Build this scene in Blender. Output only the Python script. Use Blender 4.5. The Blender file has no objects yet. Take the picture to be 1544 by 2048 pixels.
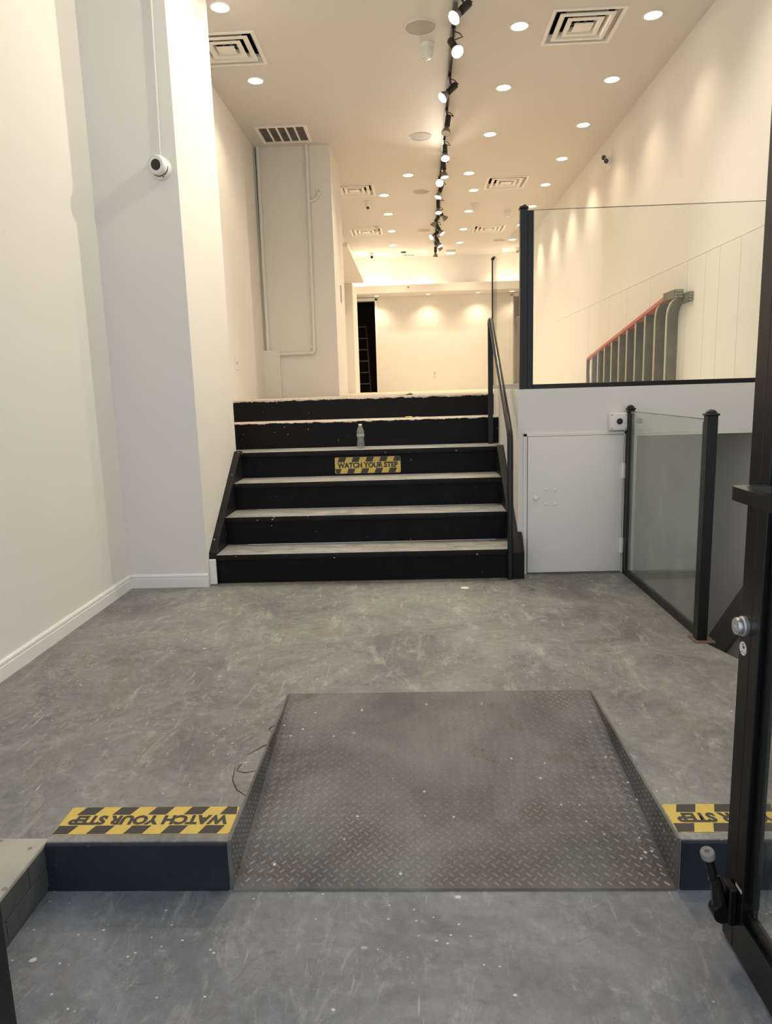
import bpy, bmesh, math, random
from mathutils import Vector, Matrix
random.seed(7)
S = bpy.context.scene
COL = S.collection

# ------------------------------------------------------------ camera
cam = bpy.data.cameras.new('camera'); camo = bpy.data.objects.new('camera', cam); COL.objects.link(camo)
xr = Vector((0.99891258, 0.03573681, -0.02994227)); up = Vector((0.02329257, 0.17380067, 0.98450535)); fw = Vector((-0.04038707, 0.98413221, -0.17277927))
m = Matrix((xr, up, -fw)).transposed().to_4x4(); m.translation = Vector((0, 0, 1.36))
camo.matrix_world = m
cam.sensor_fit = 'HORIZONTAL'; cam.sensor_width = 36; cam.lens = 36 * 1400 / 1544; cam.clip_start = 0.02; cam.clip_end = 200
S.camera = camo
# ------------------------------------------------------------ world (overcast daylight of the street behind the camera)
w = bpy.data.worlds.new('world'); S.world = w; w.use_nodes = True
bg = w.node_tree.nodes['Background']; bg.inputs[0].default_value = (0.90, 0.95, 1.0, 1); bg.inputs[1].default_value = 0.95
# ------------------------------------------------------------ exposure
S.view_settings.view_transform = 'Standard'; S.view_settings.look = 'None'
S.view_settings.gamma = 1; S.view_settings.exposure = 0.42
try: S.view_settings.use_curve_mapping = False
except Exception: pass
S.cycles.max_bounces = 7; S.cycles.diffuse_bounces = 4; S.cycles.transparent_max_bounces = 8; S.cycles.glossy_bounces = 3
DOWN_W = 33.0      # watts of one recessed downlight
KEY_W = 95.0       # watts of the two bare-bright track lamps
WARM = (1.0, 0.79, 0.54); COOL = (0.80, 0.90, 1.0); NEUT = (1.0, 0.88, 0.72)

# ------------------------------------------------------------ materials
def mat(name, color=(.8, .8, .8), rough=.6, metal=0, bump=0, bscale=60, emit=None, estr=0, spec=.5):
    M = bpy.data.materials.new(name); M.use_nodes = True; nt = M.node_tree; b = nt.nodes['Principled BSDF']
    b.inputs['Base Color'].default_value = (*color, 1); b.inputs['Roughness'].default_value = rough; b.inputs['Metallic'].default_value = metal
    b.inputs['Specular IOR Level'].default_value = spec
    if emit: b.inputs['Emission Color'].default_value = (*emit, 1); b.inputs['Emission Strength'].default_value = estr
    if bump:
        t = nt.nodes.new('ShaderNodeTexCoord'); n = nt.nodes.new('ShaderNodeTexNoise'); n.inputs['Scale'].default_value = bscale; n.inputs['Detail'].default_value = 4
        bp = nt.nodes.new('ShaderNodeBump'); bp.inputs['Strength'].default_value = bump; bp.inputs['Distance'].default_value = .002
        nt.links.new(t.outputs['Object'], n.inputs['Vector']); nt.links.new(n.outputs['Fac'], bp.inputs['Height']); nt.links.new(bp.outputs[0], b.inputs['Normal'])
    return M
class NT:
    """tiny node builder around one material, coordinates are world position of the surface"""
    def __init__(s, M):
        s.M = M; s.nt = M.node_tree; s.b = s.nt.nodes['Principled BSDF']; g = s.nt.nodes.new('ShaderNodeNewGeometry'); s.P = g.outputs['Position']; s.G = g
    def link(s, a, b): s.nt.links.new(a, b)
    def vec(s, scale, loc=(0, 0, 0), rot=(0, 0, 0)):
        n = s.nt.nodes.new('ShaderNodeMapping'); n.inputs['Scale'].default_value = scale; n.inputs['Location'].default_value = loc; n.inputs['Rotation'].default_value = rot
        s.link(s.P, n.inputs['Vector']); return n.outputs[0]
    def noise(s, scale, detail=5, rough=.6, vec=None, dist=0):
        n = s.nt.nodes.new('ShaderNodeTexNoise'); n.inputs['Scale'].default_value = scale; n.inputs['Detail'].default_value = detail; n.inputs['Roughness'].default_value = rough
        n.inputs['Distortion'].default_value = dist; s.link(vec or s.P, n.inputs['Vector']); return n.outputs['Fac']
    def voro(s, scale, vec=None, feat='F1', out='Distance'):
        n = s.nt.nodes.new('ShaderNodeTexVoronoi'); n.inputs['Scale'].default_value = scale; n.feature = feat; s.link(vec or s.P, n.inputs['Vector']); return n.outputs[out]
    def ramp(s, fac, *st):
        n = s.nt.nodes.new('ShaderNodeValToRGB'); e = n.color_ramp.elements
        while len(e) < len(st): e.new(.5)
        for k, (p, c) in enumerate(st):
            e[k].position = p; e[k].color = (*(c if hasattr(c, '__len__') else (c, c, c)), 1)
        s.link(fac, n.inputs[0]); return n.outputs[0]
    def mix(s, fac, a, b, mode='MIX'):
        n = s.nt.nodes.new('ShaderNodeMix'); n.data_type = 'RGBA'; n.blend_type = mode
        for v, i in ((fac, 0), (a, 6), (b, 7)):
            if hasattr(v, 'node'): s.link(v, n.inputs[i])
            elif i == 0: n.inputs[0].default_value = v
            else: n.inputs[i].default_value = (*v, 1)
        return n.outputs[2]
    def math(s, op, a, b=0.0):
        n = s.nt.nodes.new('ShaderNodeMath'); n.operation = op
        for v, i in ((a, 0), (b, 1)):
            if hasattr(v, 'node'): s.link(v, n.inputs[i])
            else: n.inputs[i].default_value = v
        return n.outputs[0]
    def sep(s):
        n = s.nt.nodes.new('ShaderNodeSeparateXYZ'); s.link(s.P, n.inputs[0]); return n.outputs
    def color(s, c): s.link(c, s.b.inputs['Base Color'])
    def rough(s, c): s.link(c, s.b.inputs['Roughness'])
    def bump(s, h, st=.3, d=.003):
        n = s.nt.nodes.new('ShaderNodeBump'); n.inputs['Strength'].default_value = st; n.inputs['Distance'].default_value = d; s.link(h, n.inputs['Height']); s.link(n.outputs[0], s.b.inputs['Normal'])

def floor_mat(name, base, dark, brown, wamt=1.0, browna=.6):
    M = mat(name, rough=.55); n = NT(M)
    a = n.noise(1.6, 7, .72, dist=.6); c = n.ramp(a, (.38, dark), (.60, base))
    st = n.noise(2.2, 6, .72, n.vec((1.6, .6, 1), rot=(0, 0, .5)), 1.2)
    c = n.mix(n.math('MULTIPLY', n.ramp(st, (.50, 0.), (.68, 1.)), browna), c, brown)
    # pale worn streaks and smears
    sm = n.noise(3.1, 7, .78, n.vec((2.6, 1.0, 1), loc=(4, 2, 0), rot=(0, 0, -.35)), .8)
    c = n.mix(n.math('MULTIPLY', n.ramp(sm, (.54, 0.), (.68, 1.)), .6 * wamt), c, (.52, .50, .46))
    s2 = n.noise(7.5, 6, .82, n.vec((1.6, 1, 1), loc=(9, 1, 0), rot=(0, 0, .4)), .6)
    c = n.mix(n.math('MULTIPLY', n.ramp(s2, (.56, 0.), (.66, 1.)), .42 * wamt), c, (.50, .49, .45))
    s3 = n.noise(5.5, 6, .8, n.vec((1, 1.3, 1), loc=(2, 8, 0)), .9)
    c = n.mix(n.math('MULTIPLY', n.ramp(s3, (.58, 0.), (.70, 1.)), .55), c, (.10, .098, .092))
    fine = n.noise(26, 5, .8); c = n.mix(.45, c, n.ramp(fine, (.3, .3), (.7, 1.1)), 'MULTIPLY')
    # scratches: stretched noise, only inside patches
    for k, (rot, sc) in enumerate(((.9, 62), (-.6, 80), (2.1, 56))):
        sv = n.noise(sc, 3, .6, n.vec((1, .07, 1), loc=(k * 3, 0, 0), rot=(0, 0, rot)), .9)
        pm = n.noise(2.4, 3, .5, n.vec((1, 1, 1), loc=(k * 7, 3, 1)))
        f = n.math('MULTIPLY', n.ramp(sv, (.665, 0.), (.70, 1.)), n.ramp(pm, (.52, 0.), (.62, 1.)))
        c = n.mix(n.math('MULTIPLY', f, .55 * wamt), c, (.62, .60, .55))
    # droplets of white paint
    for sc, th, loc in ((9, .045, 0), (22, .085, 5), (4.3, .045, 9), (13, .05, 3)):
        v = n.voro(sc, n.vec((1, 1.35, 1), loc=(loc, loc, loc)))
        rn = n.noise(1.7, 3, .6, n.vec((1, 1, 1), loc=(loc, 0, 0)))
        jag = n.noise(70, 2, .5)
        d = n.math('ADD', v, n.math('MULTIPLY', n.math('SUBTRACT', jag, .5), .05))
        f = n.math('MULTIPLY', n.ramp(d, (th * .8, 1.), (th * 1.15, 0.)), n.ramp(rn, (.50, 0.), (.53, 1.)))
        c = n.mix(n.math('MULTIPLY', f, .85), c, (.66, .71, .66))
    n.color(c); n.rough(n.ramp(a, (.3, .62), (.7, .42))); n.bump(n.noise(45, 6, .7), .25, .003)
    return M
M_FLOOR = floor_mat('painted_concrete', (.300, .305, .290), (.165, .172, .173), (.225, .195, .155), 1.05, .65)
M_LOWER = floor_mat('painted_concrete_entry', (.240, .258, .290), (.165, .180, .206), (.17, .155, .135), .8, .35)  # same paint as the inner floor, with blue sky light put into the colour
M_UPFL = mat('upper_floor', (.50, .44, .36), .7, bump=.3)
def wall_mat(name, col, bump=.08):
    M = mat(name, col, .62, spec=.3); n = NT(M)
    a = n.noise(1.3, 4, .5); n.color(n.mix(n.math('MULTIPLY', a, .5), col, tuple(v * .93 for v in col))); n.bump(n.noise(140, 3, .6), bump, .002); return M
M_WALL = wall_mat('white_wall_paint', (.80, .785, .75))
M_CEIL = wall_mat('ceiling_paint', (.67, .655, .635), .03)
M_TRIM = mat('trim_paint', (.82, .82, .80), .35)
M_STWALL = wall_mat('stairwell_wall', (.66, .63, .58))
def scuffed(name, col, fleck, rough=.45, amt=.5, th=.05):
    M = mat(name, col, rough, spec=.15); n = NT(M)
    a = n.noise(6, 8, .7); c = n.mix(n.math('MULTIPLY', n.ramp(a, (.5, 0.), (.75, 1.)), .35), col, tuple(min(1, v * 2.2 + .01) for v in col))
    v = n.math('ADD', n.voro(16), n.math('MULTIPLY', n.math('SUBTRACT', n.noise(90, 2), .5), .12)); g = n.noise(2.6, 3, .5, n.vec((1, 1, 1), loc=(2, 2, 2)))
    c = n.mix(n.math('MULTIPLY', n.math('MULTIPLY', n.ramp(v, (th, 1.), (th * 1.4, 0.)), n.ramp(g, (.5, 0.), (.56, 1.))), amt), c, fleck)
    n.color(c); n.bump(n.noise(30, 5, .6), .2, .003); return M
M_BLACKP = scuffed('black_stair_paint', (.005, .005, .006), (.4, .38, .35), .55, .8)
M_NOSE = scuffed('black_nosing_paint', (.011, .011, .012), (.42, .40, .36), .45, .8, .09)
M_NAVY = scuffed('navy_step_paint', (.020, .025, .036), (.16, .18, .20), .4, .4)
# worn tread tops
M_TREAD = mat('worn_tread', rough=.65); n = NT(M_TREAD)
a = n.noise(5, 10, .75, n.vec((.55, 1.8, 1)), .9); c = n.ramp(a, (.32, (.12, .125, .13)), (.46, (.25, .25, .245)), (.66, (.42, .41, .38)))
b_ = n.noise(9, 7, .7, n.vec((1, 2, 1), loc=(3, 0, 0)), .5); c = n.mix(n.math('MULTIPLY', n.ramp(b_, (.62, 0.), (.70, 1.)), .8), c, (.06, .06, .06))
n.color(c); n.bump(n.noise(60, 6, .7), .3, .003)
M_LIP = mat('bare_edge_plaster', rough=.8); n = NT(M_LIP); n.color(n.ramp(n.noise(14, 8, .7), (.35, (.38, .32, .25)), (.6, (.66, .60, .52)))); n.bump(n.noise(60, 6, .7), .5, .004)
# upper two risers: black paint that stops in a ragged line below the bare top edge
def ragged(name, ztop, depth):
    M = mat(name, rough=.5, spec=.15); n = NT(M); X, Y, Zc = n.sep()
    nz = n.math('MULTIPLY', n.math('SUBTRACT', n.noise(11, 8, .7, n.vec((1, 1, .3))), .42), .055)
    e = n.math('ADD', Zc, nz)
    f = n.ramp(n.math('MULTIPLY', n.math('SUBTRACT', e, ztop - depth - .1), 5.0), (.49, 0.), (.51, 1.))
    v = n.math('ADD', n.voro(16), n.math('MULTIPLY', n.math('SUBTRACT', n.noise(90, 2), .5), .12)); g = n.noise(2.6, 3, .5)
    blk = n.mix(n.math('MULTIPLY', n.ramp(v, (.05, 1.), (.07, 0.)), n.ramp(g, (.5, 0.), (.56, 1.))), (.006, .006, .007), (.45, .43, .4))
    n.color(n.mix(f, blk, n.ramp(n.noise(14, 8, .7), (.35, (.42, .36, .29)), (.6, (.68, .62, .54))))); n.bump(n.noise(30, 5, .6), .3, .004); return M
M_R5 = ragged('black_riser_ragged_mid', 1.10, .004); M_R6 = ragged('black_riser_ragged_top', 1.294, .010)
RUST = ((-.20, 2.12, .10), (.29, 1.96, .12), (.60, 2.92, .09), (-.44, 2.00, .05), (.71, 1.98, .09), (.10, 1.95, .07), (.40, 2.25, .06))
M_STEEL = mat('checker_plate', rough=.55, metal=0); n = NT(M_STEEL)
a = n.noise(1.8, 8, .65, dist=.5); c = n.ramp(a, (.36, (.062, .062, .058)), (.62, (.172, .170, .160)))
r_ = n.noise(3.6, 8, .7, n.vec((1, 1.2, 1), loc=(1.2, .4, 0)), .8); X, Y, Zc = n.sep()
edge = n.ramp(n.math('MULTIPLY', n.math('SUBTRACT', Y, 1.9), 1.0), (.0, 1.), (.45, .25), (.9, .6))
c = n.mix(n.math('MULTIPLY', n.ramp(r_, (.55, 0.), (.66, .9)), edge), c, (.095, .052, .030))
for rx, ry, rr in RUST:
    dx, dy = n.math('SUBTRACT', X, rx), n.math('SUBTRACT', Y, ry); dd = n.math('SQRT', n.math('ADD', n.math('MULTIPLY', dx, dx), n.math('MULTIPLY', dy, dy)))
    dd = n.math('ADD', n.math('DIVIDE', dd, rr), n.math('MULTIPLY', n.math('SUBTRACT', n.noise(14, 8, .75, n.vec((1, 1, 1), loc=(rx * 9, 0, 0))), .5), 3.2))
    c = n.mix(n.math('MULTIPLY', n.ramp(n.math('MULTIPLY', dd, .5), (.15, 1.), (.75, 0.)), .6), c, (.075, .050, .034))
for sc, loc, th in ((7, 3, .045), (18, 1, .08)):
    v = n.math('ADD', n.voro(sc, n.vec((1, 1, 1), loc=(loc, loc, 0))), n.math('MULTIPLY', n.math('SUBTRACT', n.noise(60, 2), .5), .06)); g = n.noise(1.9, 3, .5, n.vec((1, 1, 1), loc=(loc, 0, 0)))
    c = n.mix(n.math('MULTIPLY', n.ramp(v, (th, 1.), (th * 1.3, 0.)), n.ramp(g, (.52, 0.), (.55, 1.))), c, (.6, .59, .55))
n.color(c); n.bump(n.noise(120, 4, .6), .2, .002)
M_LOZ = mat('checker_plate_lugs', rough=.35, metal=.2); n = NT(M_LOZ)  # colour lighter than the plate, standing in for highlights on the lugs
n.color(n.mix(n.ramp(n.noise(3.6, 8, .7, n.vec((1, 1.2, 1), loc=(1.2, .4, 0)), .8), (.60, 0.), (.72, .8)), n.ramp(n.noise(1.8, 8, .65, dist=.5), (.32, (.20, .20, .19)), (.66, (.35, .35, .33))), (.07, .045, .03)))
M_BLKMET = mat('black_anodised', (.006, .006, .007), .32, .3, bump=.05, bscale=200)
M_BLKPAINT = mat('black_gloss_rail', (.006, .006, .007), .28, 0)
M_TRACK = mat('track_black', (.012, .012, .012), .4)
M_BULB = mat('lamp_reflector', (.28, .26, .24), .3, .8)
M_WPLA = mat('white_plastic', (.82, .81, .78), .35)
M_GPLA = mat('grey_grille', (.42, .41, .39), .7)
M_DARK = mat('duct_dark', (.02, .02, .02), .9)
M_FILTER = mat('filter_grey', (.10, .095, .085), .9); n = NT(M_FILTER); n.color(n.ramp(n.noise(9, 6, .7, n.vec((1, 3, 1))), (.3, (.06, .058, .052)), (.7, (.15, .14, .125))))
M_LENS = mat('lens_black', (.004, .004, .005), .12)
M_DLENS = mat('downlight_diffuser', (.9, .85, .75), .5, emit=(1, .86, .66), estr=9)
for M_ in (M_DLENS,): M_.cycles.emission_sampling = 'NONE'      # each downlight's own spot does the lighting
M_KEYL = mat('bright_lamp_face', (.9, .9, .9), .5, emit=(1, .90, .70), estr=60)
M_COOLL = mat('cool_lamp_face', (.9, .9, .9), .5, emit=(.82, .9, 1), estr=12)
M_WHITL = mat('neutral_lamp_face', (.9, .9, .9), .5, emit=(1, .95, .86), estr=9)
for M_ in (M_KEYL, M_COOLL, M_WHITL): M_.cycles.emission_sampling = 'NONE'
M_OFFL = mat('unlit_lamp_face', (.55, .54, .5), .25)
M_YEL = mat('hazard_yellow', (.68, .50, .10), .5); n = NT(M_YEL); n.color(n.mix(n.ramp(n.noise(24, 8, .75), (.5, 0.), (.8, .5)), (.68, .50, .11), (.40, .32, .13)))
M_YBLK = mat('hazard_black', (.045, .042, .04), .6)
M_CHROME = mat('brushed_lock', (.62, .62, .66), .3, .8)
M_RUBBER = mat('grey_rubber', (.22, .215, .20), .8)
M_RED = mat('red_edge', (.55, .16, .12), .6)
M_STONE = mat('grey_fin', (.22, .205, .18), .75); n = NT(M_STONE); n.color(n.ramp(n.noise(7, 7, .7, n.vec((1, 1, .5))), (.3, (.10, .095, .085)), (.7, (.21, .195, .17))))
M_FINEDGE = mat('pale_fin_edge', (.56, .53, .46), .7)  # paler than the fins: light on their sides put into the colour; also studs
M_LEDGE = mat('terrazzo_ledge', rough=.7); n = NT(M_LEDGE)
c = n.mix(n.ramp(n.voro(24), (.16, 1.), (.22, 0.)), n.ramp(n.noise(5, 8, .7), (.3, (.36, .34, .29)), (.7, (.50, .47, .41))), (.24, .22, .18)); n.color(c); n.bump(n.noise(50, 6, .7), .5, .004)
M_BRICK = scuffed('grey_painted_brick', (.085, .090, .090), (.2, .2, .19), .5, .4)
M_PAPER = mat('yellowed_paper', (.50, .42, .22), .9)
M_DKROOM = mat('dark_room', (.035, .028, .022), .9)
M_LADDER = mat('ladder_dull_metal', (.07, .06, .05), .5, .4)
M_DKGREY = mat('dark_grey_stairwell', (.22, .21, .185), .6)

def glass_mat(name, tint, veil, ior=1.5):
    M = bpy.data.materials.new(name); M.use_nodes = True; nt = M.node_tree; nt.nodes.clear()
    o = nt.nodes.new('ShaderNodeOutputMaterial'); t = nt.nodes.new('ShaderNodeBsdfTransparent'); g = nt.nodes.new('ShaderNodeBsdfGlossy'); f = nt.nodes.new('ShaderNodeLayerWeight'); f.inputs[0].default_value = .5; pw = nt.nodes.new('ShaderNodeMath'); pw.operation = 'POWER'; pw.inputs[1].default_value = 5; ma = nt.nodes.new('ShaderNodeMath'); ma.operation = 'MULTIPLY_ADD'; ma.inputs[1].default_value = .96; ma.inputs[2].default_value = ((ior - 1) / (ior + 1)) ** 2; nt.links.new(f.outputs['Facing'], pw.inputs[0]); nt.links.new(pw.outputs[0], ma.inputs[0])
    d = nt.nodes.new('ShaderNodeBsdfDiffuse'); m1 = nt.nodes.new('ShaderNodeMixShader'); m2 = nt.nodes.new('ShaderNodeMixShader')
    t.inputs[0].default_value = (*tint, 1); g.inputs['Roughness'].default_value = .02; d.inputs[0].default_value = (.75, .78, .72, 1)
    nz = nt.nodes.new('ShaderNodeTexNoise'); nz.inputs['Scale'].default_value = 6; nz.inputs['Detail'].default_value = 6
    gm = nt.nodes.new('ShaderNodeNewGeometry'); nt.links.new(gm.outputs['Position'], nz.inputs['Vector'])
    mu = nt.nodes.new('ShaderNodeMath'); mu.operation = 'MULTIPLY'; mu.inputs[1].default_value = veil * 2; nt.links.new(nz.outputs['Fac'], mu.inputs[0])
    nt.links.new(mu.outputs[0], m1.inputs[0]); nt.links.new(t.outputs[0], m1.inputs[1]); nt.links.new(d.outputs[0], m1.inputs[2])
    nt.links.new(ma.outputs[0], m2.inputs[0]); nt.links.new(m1.outputs[0], m2.inputs[1]); nt.links.new(g.outputs[0], m2.inputs[2]); nt.links.new(m2.outputs[0], o.inputs[0]); return M
M_GLASS = glass_mat('clear_glass', (.97, .985, .965), .012)
M_GGLASS = glass_mat('dusty_green_glass', (.92, .955, .92), .085)
M_GEDGE = mat('glass_edge', (.05, .07, .06), .2)
M_PET = glass_mat('thin_clear_plastic', (.80, .82, .82), .16, 1.6)

# ------------------------------------------------------------ mesh helpers
class MB:
    def __init__(s): s.bm = bmesh.new(); s.mats = []; s.cur = 0
    def use(s, M):
        if M not in s.mats: s.mats.append(M)
        s.cur = s.mats.index(M); return s
    def _f(s, vs, smooth=False):
        try: f = s.bm.faces.new(vs)
        except ValueError: return None
        f.material_index = s.cur; f.smooth = smooth; return f
    def box(s, x0, x1, y0, y1, z0, z1, bev=0, seg=1):
        v = [s.bm.verts.new(p) for p in ((x0, y0, z0), (x1, y0, z0), (x1, y1, z0), (x0, y1, z0), (x0, y0, z1), (x1, y0, z1), (x1, y1, z1), (x0, y1, z1))]
        fs = [s._f([v[i] for i in q]) for q in ((3, 2, 1, 0), (4, 5, 6, 7), (0, 1, 5, 4), (1, 2, 6, 5), (2, 3, 7, 6), (3, 0, 4, 7))]
        if bev:
            es = {e for f in fs for e in f.edges}; bmesh.ops.bevel(s.bm, geom=list(es), offset=bev, segments=seg, affect='EDGES', profile=.5)
        return s
    def prism(s, pts, axis, a, b):
        """pts 2D polygon; extruded along axis from a to b. axis x: pts=(y,z); y: (x,z); z: (x,y)"""
        mk = {'x': lambda p, t: (t, p[0], p[1]), 'y': lambda p, t: (p[0], t, p[1]), 'z': lambda p, t: (p[0], p[1], t)}[axis]
        A = [s.bm.verts.new(mk(p, a)) for p in pts]; B = [s.bm.verts.new(mk(p, b)) for p in pts]
        s._f(A); s._f(B[::-1]); k = len(pts)
        for i in range(k): s._f([A[i], B[i], B[(i + 1) % k], A[(i + 1) % k]])
        return s
    def tube(s, pts, r, seg=12, cap=True, rs=None):
        pts = [Vector(p) for p in pts]; rings = []; prev = None
        for i, p in enumerate(pts):
            if i == 0: t = pts[1] - p
            elif i == len(pts) - 1: t = p - pts[i - 1]
            else: t = (p - pts[i - 1]).normalized() + (pts[i + 1] - p).normalized()
            t.normalize()
            if prev is None: a = Vector((0, 0, 1)) if abs(t.z) < .9 else Vector((1, 0, 0)); u = t.cross(a).normalized()
            else: u = (prev - t * prev.dot(t)).normalized()
            prev = u; v = t.cross(u); rr = rs[i] if rs else r
            rings.append([s.bm.verts.new(p + rr * (math.cos(2 * math.pi * k / seg) * u + math.sin(2 * math.pi * k / seg) * v)) for k in range(seg)])
        for A, B in zip(rings, rings[1:]):
            for k in range(seg): s._f([A[k], A[(k + 1) % seg], B[(k + 1) % seg], B[k]], True)
        if cap: s._f(rings[0][::-1]); s._f(rings[-1])
        return s
    def lathe(s, c, prof, seg=24, axis=(0, 0, 1)):
        """prof: (r, h) along axis from c"""
        ax = Vector(axis).normalized(); c = Vector(c); a = Vector((1, 0, 0)) if abs(ax.x) < .9 else Vector((0, 1, 0)); u = ax.cross(a).normalized(); v = ax.cross(u); rings = []
        for r, h in prof:
            if r < 1e-6: rings.append([s.bm.verts.new(c + ax * h)])
            else: rings.append([s.bm.verts.new(c + ax * h + r * (math.cos(2 * math.pi * k / seg) * u + math.sin(2 * math.pi * k / seg) * v)) for k in range(seg)])
        for A, B in zip(rings, rings[1:]):
            for k in range(seg):
                k2 = (k + 1) % seg
                if len(A) == 1 and len(B) == 1: continue
                if len(A) == 1: s._f([A[0], B[k2], B[k]], True)
                elif len(B) == 1: s._f([A[k], A[k2], B[0]], True)
                else: s._f([A[k], A[k2], B[k2], B[k]], True)
        return s
    def build(s, name, M=None, parent=None, kind=None):
        me = bpy.data.meshes.new(name); s.bm.normal_update(); bmesh.ops.recalc_face_normals(s.bm, faces=s.bm.faces)
        if parent is not None:
            s.bm.transform(Matrix.Translation(-origin(parent)))
        s.bm.to_mesh(me); s.bm.free()
        for x in (s.mats or [M]): me.materials.append(x)
        o = bpy.data.objects.new(name, me); COL.objects.link(o)
        if parent is not None: o.parent = parent
        if kind: o['kind'] = kind
        try: me.set_sharp_from_angle(angle=math.radians(35))
        except Exception: pass
        return o
def origin(o):
    v = Vector(o.location)
    while o.parent is not None: o = o.parent; v += o.location
    return v
def thing(name, label, cat, loc, group=None):
    o = bpy.data.objects.new(name, None); COL.objects.link(o); o.location = loc; o.empty_display_size = .1
    o['label'] = label; o['category'] = cat
    if group: o['group'] = group
    return o
def tag(o, label, cat, group=None):
    o['label'] = label; o['category'] = cat
    if group: o['group'] = group
    return o
def struct(o): o['kind'] = 'structure'; return o

# ============================================================ SETTING
RW, CZ = 2.47, 4.30
fl = MB().prism([(-2.06, 1.935), (-.597, 1.935), (-.597, 2.985), (.774, 2.985), (.774, 1.935), (RW, 1.935), (RW, 3.19), (1.67, 3.19), (1.575, 3.33), (1.50, 3.58), (1.50, 5.0), (-2.06, 5.0)], 'z', -.4, 0).build('floor', M_FLOOR); struct(fl)
lo = struct(MB().box(-3.2, 3.2, -4, 1.935, -.30, -.165).build('floor_entry', M_LOWER))
MB().box(-.597, .774, 1.935, 2.985, -.35, -.20).build('slab', M_LOWER, lo)
for x0, x1 in ((-1.18, -.603), (.780, RW - .001)):
    MB().box(x0, x1, 1.922, 1.936, -.1645, -.004, .003).build('step_face', M_NAVY, fl)
up_ = struct(MB().box(-1.855, RW, 6.482, 18.4, 1.10, 1.294).build('floor_upper', M_UPFL))
struct(MB().box(-2.06, -1.18, 1.2, 1.934, -.165, 0).build('ledge_core', M_BRICK)); bpy.data.objects['ledge_core'].name = 'ledge'
ledge = bpy.data.objects['ledge']
MB().box(-2.06, -1.172, 1.19, 1.948, -.012, .004, .003).build('stone_cap', M_LEDGE, ledge)
for r, (z0, z1, offs) in enumerate(((-.145, -.083, (1.93, 1.70, 1.40, 1.2)), (-.080, -.014, (1.93, 1.83, 1.58, 1.33, 1.2)))):
    for a, b in zip(offs, offs[1:]): MB().box(-1.180, -1.174, b + .002, a - .002, z0, z1, .0015).build('brick', M_BRICK, ledge)

# walls
wl = struct(MB().box(-2.2, -2.06, .6, 5.85, -.4, CZ + .1).build('wall_left', M_WALL))
pil = struct(MB().box(-2.06, -1.488, 4.82, 5.85, 0, CZ + .1).build('wall_pier', M_WALL))
struct(MB().box(-2.0, -1.855, 5.85, 9.1, 0, CZ + .1).build('wall_recess', M_WALL))
struct(MB().box(-2.0, -.925, 9.1, 10.15, 1.2, CZ + .1).prism([(-.925, 9.1), (-.905, 10.15), (-.925, 10.15)], 'z', 1.2, CZ + .1).build('wall_column', M_WALL))
struct(MB().box(-1.42, -1.26, 10.15, 16.7, 1.2, CZ + .1).build('wall_left_rear', M_WALL))
wr = struct(MB().box(RW, RW + .14, .6, 16.9, -3.2, CZ + .1).build('wall_right', M_WALL))
DX0, DX1, DZ = -1.215, -.80, 3.37
struct(MB().box(-1.42, DX0, 16.7, 16.85, 1.2, CZ + .1).box(DX0, DX1, 16.7, 16.85, DZ, CZ + .1).box(DX1, RW, 16.7, 16.85, 1.2, CZ + .1).build('wall_back', M_WALL))
struct(MB().box(DX1, DX1 + .06, 16.66, 16.7, 1.294, DZ + .05, .004).box(DX0 - .03, DX1 + .06, 16.66, 16.7, DZ, DZ + .06, .004).build('trim_1', M_TRIM))
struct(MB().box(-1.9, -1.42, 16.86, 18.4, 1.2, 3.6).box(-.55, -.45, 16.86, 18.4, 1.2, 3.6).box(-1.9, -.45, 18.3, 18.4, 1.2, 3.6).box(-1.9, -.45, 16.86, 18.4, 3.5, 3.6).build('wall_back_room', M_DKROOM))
struct(MB().box(-1.26, RW, 16.0, 16.7, 3.44, 3.61, .004).build('beam', M_WALL))
struct(MB().box(-1.26, -.87, 10.6, 14.1, 3.40, 3.46, .003).build('canopy', M_WALL))
struct(MB().box(-1.26, -1.10, 14.1, 15.2, 1.294, 3.40).build('wall_nib', M_WALL))
# bulkhead box to the right of the stair (its own face, side and underside)
bk = struct(MB().box(.745, 1.577, 5.0, 6.48, 0, 1.33).box(1.577, RW, 5.0, 6.48, .985, 1.33).build('wall_bulkhead', M_WALL))
# stairwell down to the basement
struct(MB().box(1.577, RW, 6.1, 6.2, -3.2, .985).build('wall_stairwell', M_STWALL))
MB().box(1.577, RW, 6.07, 6.10, -.36, -.31).build('ledge_strip', M_DKGREY, bpy.data.objects['wall_stairwell'])
struct(MB().box(1.46, 1.50, 3.6, 6.2, -3.2, -.4).box(1.50, 1.577, 5.0, 6.2, -3.2, 0).box(1.5, RW, 3.10, 3.19, -3.2, -.4).box(1.46, RW, 3.1, 6.2, -3.3, -3.2).build('wall_basement', M_STWALL))
bs = thing('basement_stairs', 'grey basement stairs going down behind the glass guard beside the long wall', 'stairs', (2.0, 3.3, -.4))
for k in range(9):
    y0 = 3.19 + k * .26; z = -.22 * (k + 1)
    MB().box(1.58, RW - .03, y0, y0 + .29, z - .04, z, .004).build('tread', M_DKGREY, bs)
    MB().box(1.58, RW - .03, y0 + .26, y0 + .275, z - .22, z - .04).build('riser', M_DKGREY, bs)
MB().prism([(4.55, .48), (6.09, -1.18), (6.09, -1.53), (4.55, .13)], 'x', RW - .03, RW - .0005).build('diagonal_slab', M_DKGREY, bs)  # plain dark diagonal slab along the stairwell's right wall

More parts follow.
